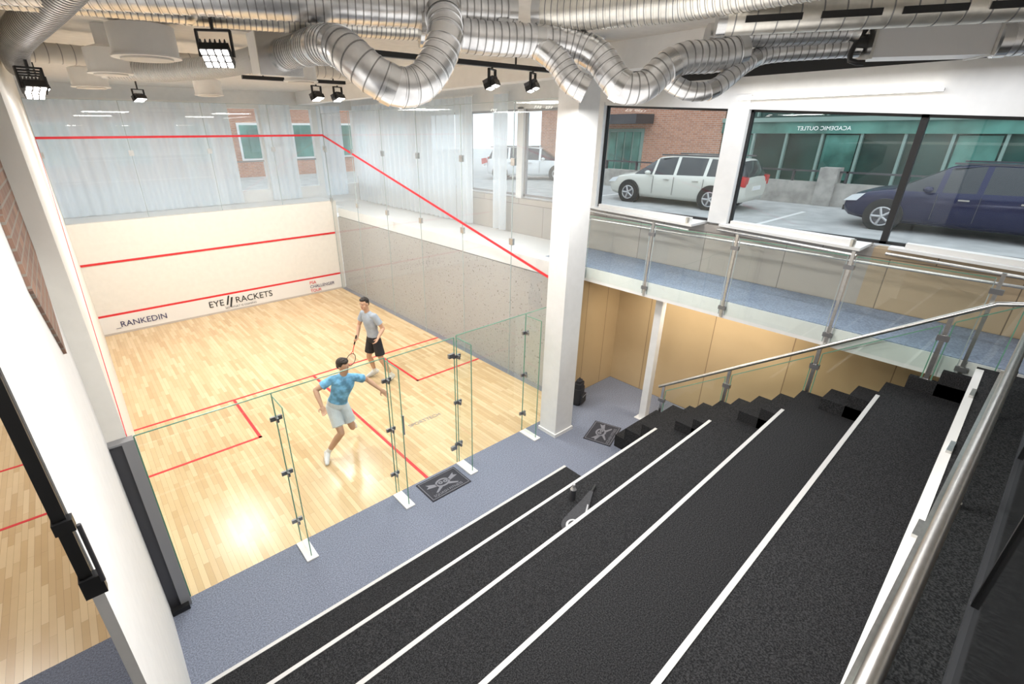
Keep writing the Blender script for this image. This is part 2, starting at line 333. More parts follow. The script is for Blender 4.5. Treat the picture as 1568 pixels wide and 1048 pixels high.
# ------------------------------------------------------------------ stands
L=[None,(-1.47,.002),(-2.123,.0093),(-2.834,.0178),(-3.582,.025),(-4.365,.031),(-5.004,.0344)]
XE=[None,4.55,5.74,5.82,6.0,6.25,6.66]
RZ=ZM/6
b=MB('grandstand_steps')
def ly(n,x): return L[n][0]+L[n][1]*x
XR=6.69
for n in range(1,7):
    if n==1: poly=[(-.149,ly(1,0)),(4.55,ly(1,4.55)),(4.55,-6.48),(-.149,-6.48)]
    else: poly=[(-.149,ly(n,-.15)),(XR,ly(n,XR)),(XR,-6.48),(-.149,-6.48)]
    b.prism(poly[::-1],RZ*(n-1) if n!=2 else .001,RZ*n,carpet_blk)
for n in range(0,6):
    for k_ in (1,2):
        x0=(XE[n+1]+.10) if n>0 else 6.0
        fr=(ly(n+1,6.3) if n>1 else ly(2,6.3))
        if n==0: 
            yf=fr+.26*(4-k_); b.box(x0,XR,fr-.0,yf,.001,RZ*2*k_/4,carpet_blk); continue
        if n==1:
            yf=fr+.26*(3-k_); b.box(x0,XR,fr-.0,yf,.001,RZ+RZ*(k_-.5)/2,carpet_blk); continue
        yf=fr+.235*(3-k_)
        b.box(x0,XR,fr-.02,yf,RZ*n,RZ*n+RZ*k_/3,carpet_blk)
b.build()
b=MB('stair_nosing_strips')
for n in range(1,7):
    w=.032 if n<6 else .055; x0=-.149; x1=XE[n]-(.0 if n<6 else .05)
    mt=nosing if n<6 else whiteplate
    b.prism([(x0,ly(n,x0)+.004),(x0,ly(n,x0)-w),(x1,ly(n,x1)-w),(x1,ly(n,x1)+.004)],RZ*n,RZ*n+.006,mt)
    if n==6: 
        for i in range(5):
            xx=1.0+1.2*i; b.prism([(xx,ly(6,xx)-.02),(xx,ly(6,xx)-.05),(xx+.18,ly(6,xx)-.05),(xx+.18,ly(6,xx)-.02)],ZM+.006,ZM+.03,steel)
b.build()
# top glass balustrade + handrail
b=MB('landing_glass_balustrade')
b.box(.3,6.6,-4.965,-4.935,ZM+.002,ZM+.045,steel)
b.quad([(.9,-4.95,ZM+.05),(6.6,-4.95,ZM+.05),(6.6,-4.95,3.45),(.9,-4.95,3.45)],glass)
b.tube([(.6,-4.975,3.50),(6.6,-4.975,3.50)],.024,steel,smoothpath=False)
for x in (2.3,3.9,5.4): b.cyl((x,-4.985,ZM),(x,-4.985,3.5),.018,steel); 
b.build()
b=MB('landing_rear_screen')
b.quad([(1.2,-5.22,ZM+.05),(6.6,-5.22,ZM+.05),(6.6,-5.22,3.60),(1.2,-5.22,3.60)],plain('smoked_glass',(.012,.012,.013),.08))
b.box(1.2,6.6,-5.24,-5.20,ZM+.002,ZM+.05,dgrey); b.box(1.2,6.6,-5.235,-5.205,3.60,3.64,black)
for x in (1.2,3.0,4.8,6.57): b.box(x,x+.04,-5.235,-5.205,ZM+.05,3.6,black)
b.build()
# stair balustrade
b=MB('stair_glass_balustrade')
def hz(y): return .98+(-1.6-y)*.705
b.tube([(6.74,-1.5,.93),(6.74,-4.72,hz(-4.72)),(6.74,-4.95,hz(-4.72)+.05)],.024,steel,smoothpath=False)
for y in (-1.58,-2.5,-3.45,-4.45):
    zb=max(0.002,hz(y)-1.0); b.box(6.725,6.755,y-.02,y+.02,zb,hz(y)+.0,steel)
    for dz in (.25,.75): b.box(6.715,6.765,y-.05,y+.05,hz(y)-dz-.03,hz(y)-dz+.03,clamp)
for (ya,yb) in [(-1.62,-2.46),(-2.54,-3.41),(-3.49,-4.41),(-4.49,-4.9)]:
    b.quad([(6.74,ya,max(.03,hz(ya)-.88)),(6.74,yb,hz(yb)-.88),(6.74,yb,hz(yb)-.1),(6.74,ya,hz(ya)-.1)],glass)
    b.prism([(ya,hz(ya)-.1),(yb,hz(yb)-.1),(yb,hz(yb)-.088),(ya,hz(ya)-.088)],6.735,6.745,gedge,axis='x')
    for yy in (ya,yb): b.box(6.735,6.745,yy-.005,yy+.005,max(.03,hz(yy)-.88),hz(yy)-.1,gedge)
b.build()
b=MB('mezzanine_glass_balustrade')
pp=[.25,-.96,-2.19,-3.47,-4.67]
for i in range(4):
    a,c=pp[i]-.04,pp[i+1]+.04
    b.quad([(6.79,a,2.35),(6.79,c,2.35),(6.79,c,3.40),(6.79,a,3.40)],glass); b.box(6.785,6.795,c,a,3.40,3.408,gedge)
    for yy in (a,c): b.box(6.786,6.794,yy-.004,yy+.004,2.35,3.40,gedgel)
for y in pp[1:]:
    b.box(6.775,6.798,y-.016,y+.016,2.32,3.46,steel)
    for z in (2.45,3.28): b.box(6.765,6.799,y-.05,y+.05,z-.025,z+.025,clamp)
b.build()
b=MB('parapet_rail'); b.tube([(7.55,1.2,3.20),(7.55,-5.2,3.20)],.016,steel,smoothpath=False)
for y in (.2,-1.9,-4.0): b.cyl((7.55,y,3.20),(7.98,y,3.1),.01,steel)
b.build()
# ------------------------------------------------------------------ ducts
def duct(name,path,r,mat=galv,pitch=.055,smoothpath=True,coup=None):
    b=MB(name); P=b.tube(path,r,mat,smoothpath=smoothpath,step=.03,seg=28,rib=0)
    dist=0; nxt=pitch; 
    for i in range(len(P)-1):
        a,c=P[i],P[i+1]; l=(c-a).length
        while nxt<=dist+l:
            p=a.lerp(c,(nxt-dist)/l); d=(c-a).normalized(); b.cyl(p-d*.004,p+d*.004,r*1.025,galvd,seg=28,caps=True); b.cyl(p+d*.004,p+d*.014,r*1.035,mat,seg=28,caps=True); nxt+=pitch
        dist+=l
    for (a,c) in ((P[0],P[1]),(P[-1],P[-2])):
        d=(c-a).normalized(); b.cyl(a-d*.01,a+d*.06,r*1.07,galvl,seg=28)
    if coup:
        for q in coup:
            i=int(q*(len(P)-1)); i=min(i,len(P)-2); d=(P[i+1]-P[i]).normalized(); b.cyl(P[i]-d*.035,P[i]+d*.035,r*1.06,galvl,seg=28)
    return b.build()
duct('ventilation_duct_spiral',[(-4.5,1.55,5.56),(1.18,-.70,5.56),(3.28,-1.55,5.55)],.135,galv,smoothpath=False)
duct('ventilation_duct_spiral',[(-4.5,.9,5.50),(.66,-.31,5.50),(1.24,-.36,5.50),(2.65,-.75,5.50),(3.0,-.85,5.52)],.085,galv2,pitch=.04)
duct('ventilation_duct_spiral',[(3.45,-1.68,5.55),(3.82,-2.47,5.55),(3.93,-2.95,5.55),(4.0,-4.6,5.55)],.135,galv2,pitch=.05)
duct('ventilation_duct_spiral',[(.62,-1.6,5.56),(.42,-.2,5.50),(.16,1.5,5.42),(.14,3.5,5.42)],.12,galv)
duct('ventilation_duct_elbow',[(2.56,-1.62,5.46),(2.47,-1.76,5.30),(2.36,-1.80,5.13),(2.22,-1.80,5.00),(2.06,-1.78,4.97),(1.92,-1.73,5.03),(1.83,-1.62,5.14),(1.82,-1.40,5.23),(1.88,-.95,5.28),(1.98,-.35,5.32),(2.0,.0,5.33)],.122,galv,pitch=.07,coup=(.1,.3,.47,.6,.75))
duct('ventilation_duct_spiral',[(2.55,-1.35,5.40),(2.97,-1.56,5.36),(3.35,-1.75,5.35),(3.60,-1.92,5.33),(3.72,-2.10,5.24),(3.75,-2.22,5.11),(3.80,-2.32,5.01),(3.93,-2.42,5.02),(4.07,-2.48,5.14),(4.22,-2.56,5.22),(4.48,-2.68,5.24),(4.67,-2.78,5.29)],.115,galv,pitch=.06,coup=(.35,.5,.62,.78))
duct('ventilation_duct_elbow',[(3.15,-1.55,5.44),(3.34,-1.75,5.34),(3.46,-1.92,5.20),(3.50,-2.02,5.07),(3.58,-2.12,5.0)],.095,galv,pitch=.05,coup=(.5,))
duct('ventilation_duct_elbow',[(4.10,-2.36,5.20),(4.18,-2.46,5.08),(4.28,-2.60,4.99),(4.42,-2.72,5.0),(4.56,-2.78,5.09),(4.74,-2.80,5.19),(4.95,-2.86,5.27),(5.25,-3.12,5.30),(5.46,-3.36,5.31)],.070,galv,pitch=.06,coup=(.3,.55))
duct('ventilation_duct_spiral',[(4.55,-2.55,5.40),(4.85,-2.85,5.40),(5.40,-3.32,5.42)],.085,galv,smoothpath=False)
duct('ventilation_duct_spiral',[(6.0,-4.12,5.32),(6.25,-4.6,5.33),(6.6,-5.6,5.33)],.11,galv,smoothpath=False)
duct('ventilation_duct_spiral',[(-3.5,2.2,5.5),(.8,2.9,5.5),(4.8,3.0,5.55)],.10,ceilm,smoothpath=False,pitch=.12)
b=MB('duct_silencer'); Ms=Matrix.Translation((5.73,-3.72,5.33))@Matrix.Rotation(math.atan2(-.75,.60),4,'Z')
b.box(-.40,.40,-.15,.15,-.11,.11,plain('silencer_casing',(.66,.66,.67),.35,.5),M=Ms); b.box(-.42,-.40,-.16,.16,-.12,.12,steel,M=Ms); b.box(.40,.42,-.16,.16,-.12,.12,steel,M=Ms)
b.cyl(Ms@Vector((-.5,0,0)),Ms@Vector((-.42,0,0)),.07,black); b.tube([Ms@Vector((-.44,-.02,.1)),Ms@Vector((-.50,-.05,.0)),Ms@Vector((-.52,-.08,-.12)),Ms@Vector((-.42,-.1,-.14))],.02,black)
for sx in (-.3,.3): b.box(sx-.01,sx+.01,-.17,.17,.11,.13,black,M=Ms); b.box(sx-.006,sx+.006,-.17,-.158,.11,.41,black,M=Ms)
b.build()
b=MB('slotted_supply_duct'); pa=Vector((4.01,-2.90,5.40)); pb=Vector((5.10,-4.50,5.40)); d_=(pb-pa).normalized()
b.cyl(pa,pb,.095,galv2,seg=28)
for i in range(14):
    p=pa+d_*(.1+.13*i); b.cyl(p-d_*.004,p+d_*.004,.098,galvd,seg=28)
for k_ in range(4):
    c0=pa+d_*(.16+.45*k_); Mq=Matrix.Translation(c0)@Matrix.Rotation(math.atan2(d_.y,d_.x),4,'Z'); b.box(0,.34,-.102,-.085,-.035,.005,black,M=Mq)
b.cyl(pa-d_*.01,pa+d_*.05,.102,galvl,seg=28); b.build()
duct('flexible_duct',[(.9,2.9,5.40),(1.30,2.6,5.36),(1.75,1.9,5.36),(2.0,1.2,5.38),(1.95,.45,5.36)],.11,plain('white_flex_duct',(.66,.66,.66),.5,.2),pitch=.035)
b=MB('lighting_track'); b.box(2.2,5.42,-.04,.02,5.38,5.43,black); b.box(2.6,4.2,3.4,3.46,5.40,5.45,black)
for (x,y) in ((2.6,-.01),(4.8,-.01),(2.9,3.43),(4.0,3.43)): b.box(x-.008,x+.008,y-.008,y+.008,5.43,5.75,black)
b.build()
b=MB('ceiling_beam'); b.box(6.2,6.5,-6.5,10.9,5.42,5.75,white); b.build()
b=MB('ceiling_duct_box'); b.box(-3.0,2.1,.6,.8,5.56,5.74,ceilm); b.box(1.78,2.12,.02,.30,5.18,5.50,white); b.box(1.76,2.14,.0,.02,5.16,5.52,galvl); b.build()
for (x,y,r) in [(1.02,.62,.25),(.90,2.3,.20),(.86,4.6,.22),(2.9,2.0,.2),(2.6,5.5,.22)]:
    b=MB('ceiling_diffuser'); b.cyl((x,y,5.30),(x,y,5.52),r,white,seg=36); b.cyl((x,y,5.285),(x,y,5.30),r*1.06,white,seg=36); b.cyl((x,y,5.27),(x,y,5.285),r*.8,ceilm,seg=36); b.cyl((x,y,5.52),(x,y,5.56),r,white,r1=r*.4,seg=36); b.cyl((x,y,5.56),(x,y,5.75),r*.35,white,seg=16)
    b.build()
def flood(x,y,z,rz,tilt,s=.26,grid=4,top=5.75):
    b=MB('floodlight'); M=Matrix.Translation((x,y,z))@Matrix.Rotation(rz,4,'Z')@Matrix.Rotation(tilt,4,'X')
    b.box(-s/2,s/2,-s*.4,s*.4,-.03,.03,black,M=M)
    for i in range(grid):
        for j in range(max(2,grid-1)):
            cx=-s/2+s*(i+.5)/grid; cy=-s*.4+s*.8*(j+.5)/max(2,grid-1)
            q=s/grid*.36; b.box(cx-q,cx+q,cy-q,cy+q,-.036,-.03,lampem,M=M)
    for i in range(6): b.box(-s/2+s*i/6,-s/2+s*i/6+.008,-s*.38,s*.38,.03,.07,dgrey,M=M)
    M2=Matrix.Translation((x,y,z))@Matrix.Rotation(rz,4,'Z')
    for sx in (-1,1): b.box(sx*(s/2+.015)-.008,sx*(s/2+.015)+.008,-.015,.015,-.01,.16,black,M=M2)
    b.box(-s/2-.02,s/2+.02,-.015,.015,.15,.165,black,M=M2); b.box(-.01,.01,-.01,.01,.165,top-z,black,M=M2)
    return b.build()
flood(1.30,-.50,5.22,-.5,-.75,.20)
for i in range(4): flood(.20,1.5+.30*i,5.08,.3,-.5,.16,grid=3,top=5.3)
for (x,y) in [(4.06,3.43),(3.7,3.43),(4.42,-.01),(5.1,-.01)]: flood(x,y,5.20,.5,-.4,.18,grid=3,top=5.38)
for (x,y) in [(.3,5.5),(1.8,7.5)]: flood(x,y,5.30,.5,-.4,.2,grid=3)
b=MB('tube_lamp'); b.cyl((7.93,-1.34,5.10),(7.93,-3.55,5.10),.018,tubeem); b.box(7.95,7.998,-3.55,-1.34,5.085,5.115,white); b.build()
# ------------------------------------------------------------------ small things
def logo_mat(cx,cy,ang,w,d):
    b=MB('door_mat'); M=Matrix.Translation((cx,cy,0))@Matrix.Rotation(ang,4,'Z')
    b.box(-w/2,w/2,-d/2,d/2,.001,.012,matm,M=M)
    for (x0,x1,y0,y1) in [(-w/2+.02,w/2-.02,-d/2+.02,-d/2+.028),(-w/2+.02,w/2-.02,d/2-.028,d/2-.02),(-w/2+.02,-w/2+.028,-d/2+.02,d/2-.02),(w/2-.028,w/2-.02,-d/2+.02,d/2-.02)]: b.box(x0,x1,y0,y1,.012,.0135,matlogo,M=M)
    def ring(ox,oy,ra,rb,r2,n=28):
        vs=[];
        for i in range(n): t=2*math.pi*i/n; vs+= [M@Vector((ox+ra*math.cos(t),oy+rb*math.sin(t),.0135)),M@Vector((ox+(ra-r2)*math.cos(t),oy+(rb-r2)*math.sin(t),.0135))]
        b.add(vs,[(2*i,(2*i+2)%(2*n),(2*i+3)%(2*n),2*i+1) for i in range(n)],matlogo)
    ring(0,.03,.12,.085,.03); ring(-.03,.04,.035,.03,.02); ring(.05,.03,.035,.03,.02)
    for s_ in (-1,1):
        b.prism([(s_*.10,.05),(s_*.24,.12),(s_*.22,.07),(s_*.27,.04),(s_*.11,0)],.0125,.0135,matlogo,M=M)
        b.prism([(s_*.09,-.02),(s_*.2,-.10),(s_*.17,-.11),(s_*.05,-.05)],.0125,.0135,matlogo,M=M)
    o=b.build(); text('SQUASH FITNESS',.065,M@Matrix.Translation((-.27,-d/2+.05,.0135)),matlogo,o,'mat_lettering',.0003)
logo_mat(3.31,-.27,.0,.68,.44); logo_mat(6.14,-.95,.33,.62,.46)
b=MB('racket_bag')
bagm=plain('bag_fabric',(.03,.03,.035),.6,noise=.2,nscale=40); silv=plain('bag_silver',(.55,.55,.56),.3,.6)
Mb=Matrix.Translation((3.5,-2.52,RZ*2+.001))@Matrix.Rotation(.35,4,'Z')
n=28; pl=[(.16*math.cos(t)-.12,.12*math.sin(t)) for t in [2*math.pi*i/n for i in range(n)]]
b.prism(pl,0,.05,bagm,M=Mb); pl2=[(.085*math.cos(t)-.14,.07*math.sin(t)) for t in [2*math.pi*i/n for i in range(n)]]
b.prism(pl2,.05,.056,silv,M=Mb); pl3=[(.06*math.cos(t)-.14,.045*math.sin(t)) for t in [2*math.pi*i/n for i in range(n)]]; b.prism(pl3,.056,.06,bagm,M=Mb)
b.prism([(-.02,-.11),(.28,-.05),(.48,-.02),(.48,.02),(.28,.05),(-.02,.11)],0,.045,bagm,M=Mb)
b.prism([(-.0,-.09),(.24,-.045),(.24,-.030),(-.0,-.07)],.045,.049,silv,M=Mb); b.cyl(Mb@Vector((.45,0,.025)),Mb@Vector((.62,0,.025)),.016,black)
bo=b.build(); text('RACKET',.03,Mb@Matrix.Translation((-.19,-.01,.061)),silv,bo,'bag_lettering',.0003)
b=MB('water_bottle'); c=Vector((3.72,-2.27,RZ*2+.001)); b.cyl(c,c+Vector((0,0,.14)),.035,dgrey); b.cyl(c+Vector((0,0,.14)),c+Vector((0,0,.17)),.035,silv,r1=.018); b.cyl(c+Vector((0,0,.17)),c+Vector((0,0,.21)),.018,silv); b.build()
rf=plain('rucksack_fabric',(.03,.03,.035),.8); rfp=plain('rucksack_trim',(.45,.45,.47),.6)
b=MB('rucksack')
Mr=Matrix.Translation((6.60,-.02,.001))@Matrix.Rotation(.3,4,'Z')
for (z0,z1,sx) in ((0,.06,.85),(.06,.34,1.0),(.34,.44,.85),(.44,.49,.55)): b.prism([(sx*.13*math.copysign(abs(math.cos(t))**.5,math.cos(t)),sx*.085*math.copysign(abs(math.sin(t))**.5,math.sin(t))) for t in [2*math.pi*i/24 for i in range(24)]],z0,z1,rf,M=Mr)
b.box(-.09,.09,-.12,-.07,.05,.22,rf,M=Mr); b.box(-.08,.08,-.123,-.12,.19,.20,rfp,M=Mr); b.tube([Mr@Vector((-.03,0,.48)),Mr@Vector((0,0,.54)),Mr@Vector((.03,0,.48))],.01,rf)
b.build()
# ------------------------------------------------------------------ exterior
GZ=2.46
b=MB('ground'); b.box(8.2,45,-40,50,2.3,GZ,asphalt); b.box(-25,8.2,11.2,50,2.3,GZ,asphalt); b.build()
b=MB('parking_line_markings')
for y in (.3,-5.4,6.6): b.box(12.3,17.0,y-.06,y+.06,GZ,GZ+.005,whiteplate)
b.box(10.2,10.3,-20,20,GZ,GZ+.005,whiteplate)
b.build()
b=MB('brick_building'); b.box(22,30,5.6,16,GZ,12,bricky); b.box(21.95,22.0,9.3,11.3,2.6,4.75,tealfr)
for i in range(4): b.box(21.9,21.96,9.45+i*.45,9.8+i*.45,2.75,4.6,teal)
b.box(20.6,22,8.9,12.6,4.95,5.35,dgrey); b.box(20.6,20.75,12.4,12.6,GZ,4.95,dgrey); b.box(21.9,22,6.2,7.0,5.6,7,tealfr); b.build()
b=MB('brick_street_building'); b.box(-25,20,24,30,GZ,13,brickm)
for i in range(14):
    for zz in (3.4,6.2,9.0): b.box(-20+i*2.8,-18.6+i*2.8,23.9,24.0,zz,zz+1.6,teal); b.box(-20.1+i*2.8,-18.5+i*2.8,23.93,24.0,zz-.1,zz+1.7,white)
b.build()
b=MB('glazed_office_building'); b.box(22.1,30,-25,5.6,GZ,12,tealdk)
b.box(21.9,22.15,-25,5.6,4.55,4.95,teal); b.box(21.8,22.15,-25,5.6,4.95,5.10,tealfr); b.box(21.9,22.15,-25,5.6,5.75,6.0,tealfr); b.box(21.9,22.15,-25,5.6,GZ,2.9,concrete)
for i in range(26):
    y=5.5-i*1.2; b.box(21.95,22.15,y-.04,y+.04,2.9,4.55,tealfr); b.box(21.95,22.15,y-.03,y+.03,5.15,5.75,tealfr)
    if i%3==0: b.box(22.05,22.12,y-1.1,y-.1,3.0,4.5,teal)
off=b.build()
text('ACADEMIC OUTLET',.19,Matrix.Translation((21.86,1.05,4.66))@Matrix.Rotation(-H90,4,'Z')@Matrix.Diagonal((-1,1,1,1))@Matrix.Rotation(H90,4,'X'),plain('reflection_white',(.85,.87,.85),.5,emit=(1,1,1),estr=.3),off,'reflected_lettering')  # lettering reflected in the glazing, modelled as mirrored text with its own glow
b=MB('street_garden_parapet'); b.box(18.8,19.1,-20,9,GZ,3.15,concrete)
for i in range(20): y=9-i*1.5; b.box(18.9,19.0,y-.03,y+.03,3.15,3.5,dgrey)
b.box(18.9,19.0,-20,9,3.45,3.5,dgrey); b.box(18.7,19.2,.2,.7,GZ,3.6,concrete); b.build()
# cars
tyre=plain('tyre_rubber',(.02,.02,.02),.8); rim=plain('alloy_rim',(.55,.55,.56),.3,.8); cglass=plain('car_window_glass',(.03,.035,.04),.08)
tail=plain('tail_light',(.5,.02,.02),.25); headl=plain('head_light',(.75,.78,.8),.15); plate=plain('number_plate',(.8,.8,.8),.5)
def car(pos,rz,body,st=None,scale=1.0):
    b=MB('car'); M=Matrix.Translation(pos)@Matrix.Rotation(rz,4,'Z')@Matrix.Scale(scale,4)
    ST=[(-2.30,.42,.80,.82,.74,.66),(-2.26,.30,.93,.97,.83,.66),(-2.02,.24,.97,1.39,.87,.60),(-1.93,.22,.97,1.43,.88,.61),(-1.15,.2,.96,1.48,.90,.63),(-1.05,.2,.96,1.485,.90,.63),
        (-.2,.2,.94,1.50,.90,.63),(-.1,.2,.94,1.50,.90,.63),(.55,.2,.92,1.44,.90,.60),(.63,.2,.92,1.40,.90,.60),(1.28,.2,.90,.96,.88,.72),(1.85,.22,.82,.87,.86,.62),(2.16,.27,.70,.74,.80,.55),(2.30,.36,.58,.60,.68,.5)]
    if st: ST=st
    rows=[]
    for (x,zb,zl,zt,w,wt) in ST:
        half=[(0,zb),(w*.86,zb),(w*.97,zb+.12),(w,zb+(zl-zb)*.55),(w*.975,zl-.04),(w*.95,zl),(wt,zt-.04),(wt*.8,zt),(0,zt+.015)]
        rows.append([(x,-y,z) for y,z in half]+[(x,y,z) for y,z in half[::-1][1:-1]])
    n=len(rows[0]); vs=[M@Vector(p) for r in rows for p in r]; fs=[];ms=[]
    for i in range(len(rows)-1):
        s0,s1=ST[i],ST[i+1]; hi0=s0[3]-s0[2]>.3; hi1=s1[3]-s1[2]>.3; wide=abs(s1[0]-s0[0])>.15
        for k_ in range(n):
            kk=k_ if k_<8 else 15-k_
            mat_=body
            if kk==5 and (hi0 or hi1) and wide: mat_=cglass
            if kk in(6,7) and (hi0!=hi1): mat_=cglass
            fs.append((i*n+k_,i*n+(k_+1)%n,(i+1)*n+(k_+1)%n,(i+1)*n+k_)); ms.append(mat_)
    b.add(vs,fs,ms,True); b.add(vs[:n],[list(range(n))],body); b.add(vs[-n:],[list(range(n))[::-1]],body)
    for wx in (-1.38,1.40):
        for sy in (-1,1):
            b.cyl(M@Vector((wx,sy*.70,.34)),M@Vector((wx,sy*.912,.34)),.385,black,seg=28)
            b.cyl(M@Vector((wx,sy*.71,.32)),M@Vector((wx,sy*.925,.32)),.32,tyre,seg=28)
            b.cyl(M@Vector((wx,sy*.80,.32)),M@Vector((wx,sy*.93,.32)),.20,dgrey,seg=20)
            for a in range(5):
                t=a*2*math.pi/5; c0=Vector((wx,sy*.935,.32)); b.cyl(M@c0,M@(c0+Vector((.20*math.cos(t),0,.20*math.sin(t)))),.032*scale,rim,seg=6)
            b.tube([M@Vector((wx+.205*math.cos(t),sy*.93,.32+.205*math.sin(t))) for t in [2*math.pi*i/20 for i in range(21)]],.02,rim,seg=6,smoothpath=False)
    for sy in (-1,1):
        b.prism([(-2.29,.72),(-2.31,.98),(-2.08,1.02),(-2.02,.80)],sy*.66,sy*.885,tail,M=M,axis='y')
        b.prism([(2.0,.62),(1.86,.80),(2.12,.74),(2.27,.60)],sy*.55,sy*.83,headl,M=M,axis='y')
        b.sph(M@Vector((.72,sy*.98,.98)),(.09,.10,.07),body,seg=10,ring=6)
        for dx in (-.15,-1.1,.55): b.box(dx-.005,dx+.005,sy*.905-.004,sy*.905+.004,.35,.88,dgrey,M=M)
        for dx in (-.85,.1): b.box(dx-.09,dx+.09,sy*.905-.015,sy*.905+.015,.78,.81,steel,M=M)
        b.box(-1.9,.5,sy*.60-.015,sy*.60+.015,1.49,1.53,dgrey,M=M)
    b.box(-2.33,-2.29,-.26,.26,.60,.71,plate,M=M); b.box(2.28,2.33,-.5,.5,.34,.46,black,M=M)
    return b.build()
silverp=plain('silver_car_paint',(.68,.68,.62),.25,.2); bluep=plain('navy_car_paint',(.014,.018,.06),.15,.2); whitep=plain('white_car_paint',(.8,.8,.8),.25)
HB=[(-2.05,.42,.80,.82,.74,.66),(-2.0,.30,.95,1.0,.83,.66),(-1.80,.24,.98,1.40,.87,.60),(-1.72,.22,.98,1.43,.88,.61),(-1.0,.2,.97,1.50,.90,.63),(-.9,.2,.96,1.505,.90,.63),
    (-.15,.2,.94,1.51,.90,.63),(-.05,.2,.94,1.51,.90,.63),(.5,.2,.92,1.45,.90,.60),(.6,.2,.92,1.40,.90,.60),(1.35,.2,.90,.96,.88,.72),(1.8,.22,.84,.88,.86,.62),(2.12,.27,.72,.76,.80,.55),(2.26,.36,.58,.60,.68,.5)]
car((15.95,3.72,GZ),H90+.04,silverp); car((16.1,-3.35,GZ),H90,bluep,HB,1.02); car((18.6,13.4,GZ),-.9,whitep,HB)
# ------------------------------------------------------------------ people
skin=plain('skin',(.55,.33,.22),.55,noise=.05); hair=plain('dark_hair',(.02,.014,.01),.6,noise=.3,nscale=60); eyew=plain('eye_white',(.75,.73,.7),.3); eyem=plain('eye_dark',(.02,.015,.012),.3); lip=plain('lips',(.42,.17,.14),.5)
shirtb=plain('blue_shirt_fabric',(.17,.42,.66),.8,noise=.35,nscale=12,bump=.8,bscale=9,bdist=.03); shirtg=plain('grey_shirt_fabric',(.33,.38,.44),.8,noise=.08,nscale=12,bump=.8,bscale=9,bdist=.03)
shortw=plain('white_shorts_fabric',(.62,.68,.72),.8,noise=.06,bump=.7,bscale=10,bdist=.03); shortk=plain('black_shorts_fabric',(.015,.015,.018),.8,bump=.7,bscale=10,bdist=.03); shoew=plain('white_shoe',(.72,.73,.75),.6); sock=plain('white_sock',(.75,.75,.75),.9); shoed=plain('shoe_sole',(.10,.10,.12),.7)
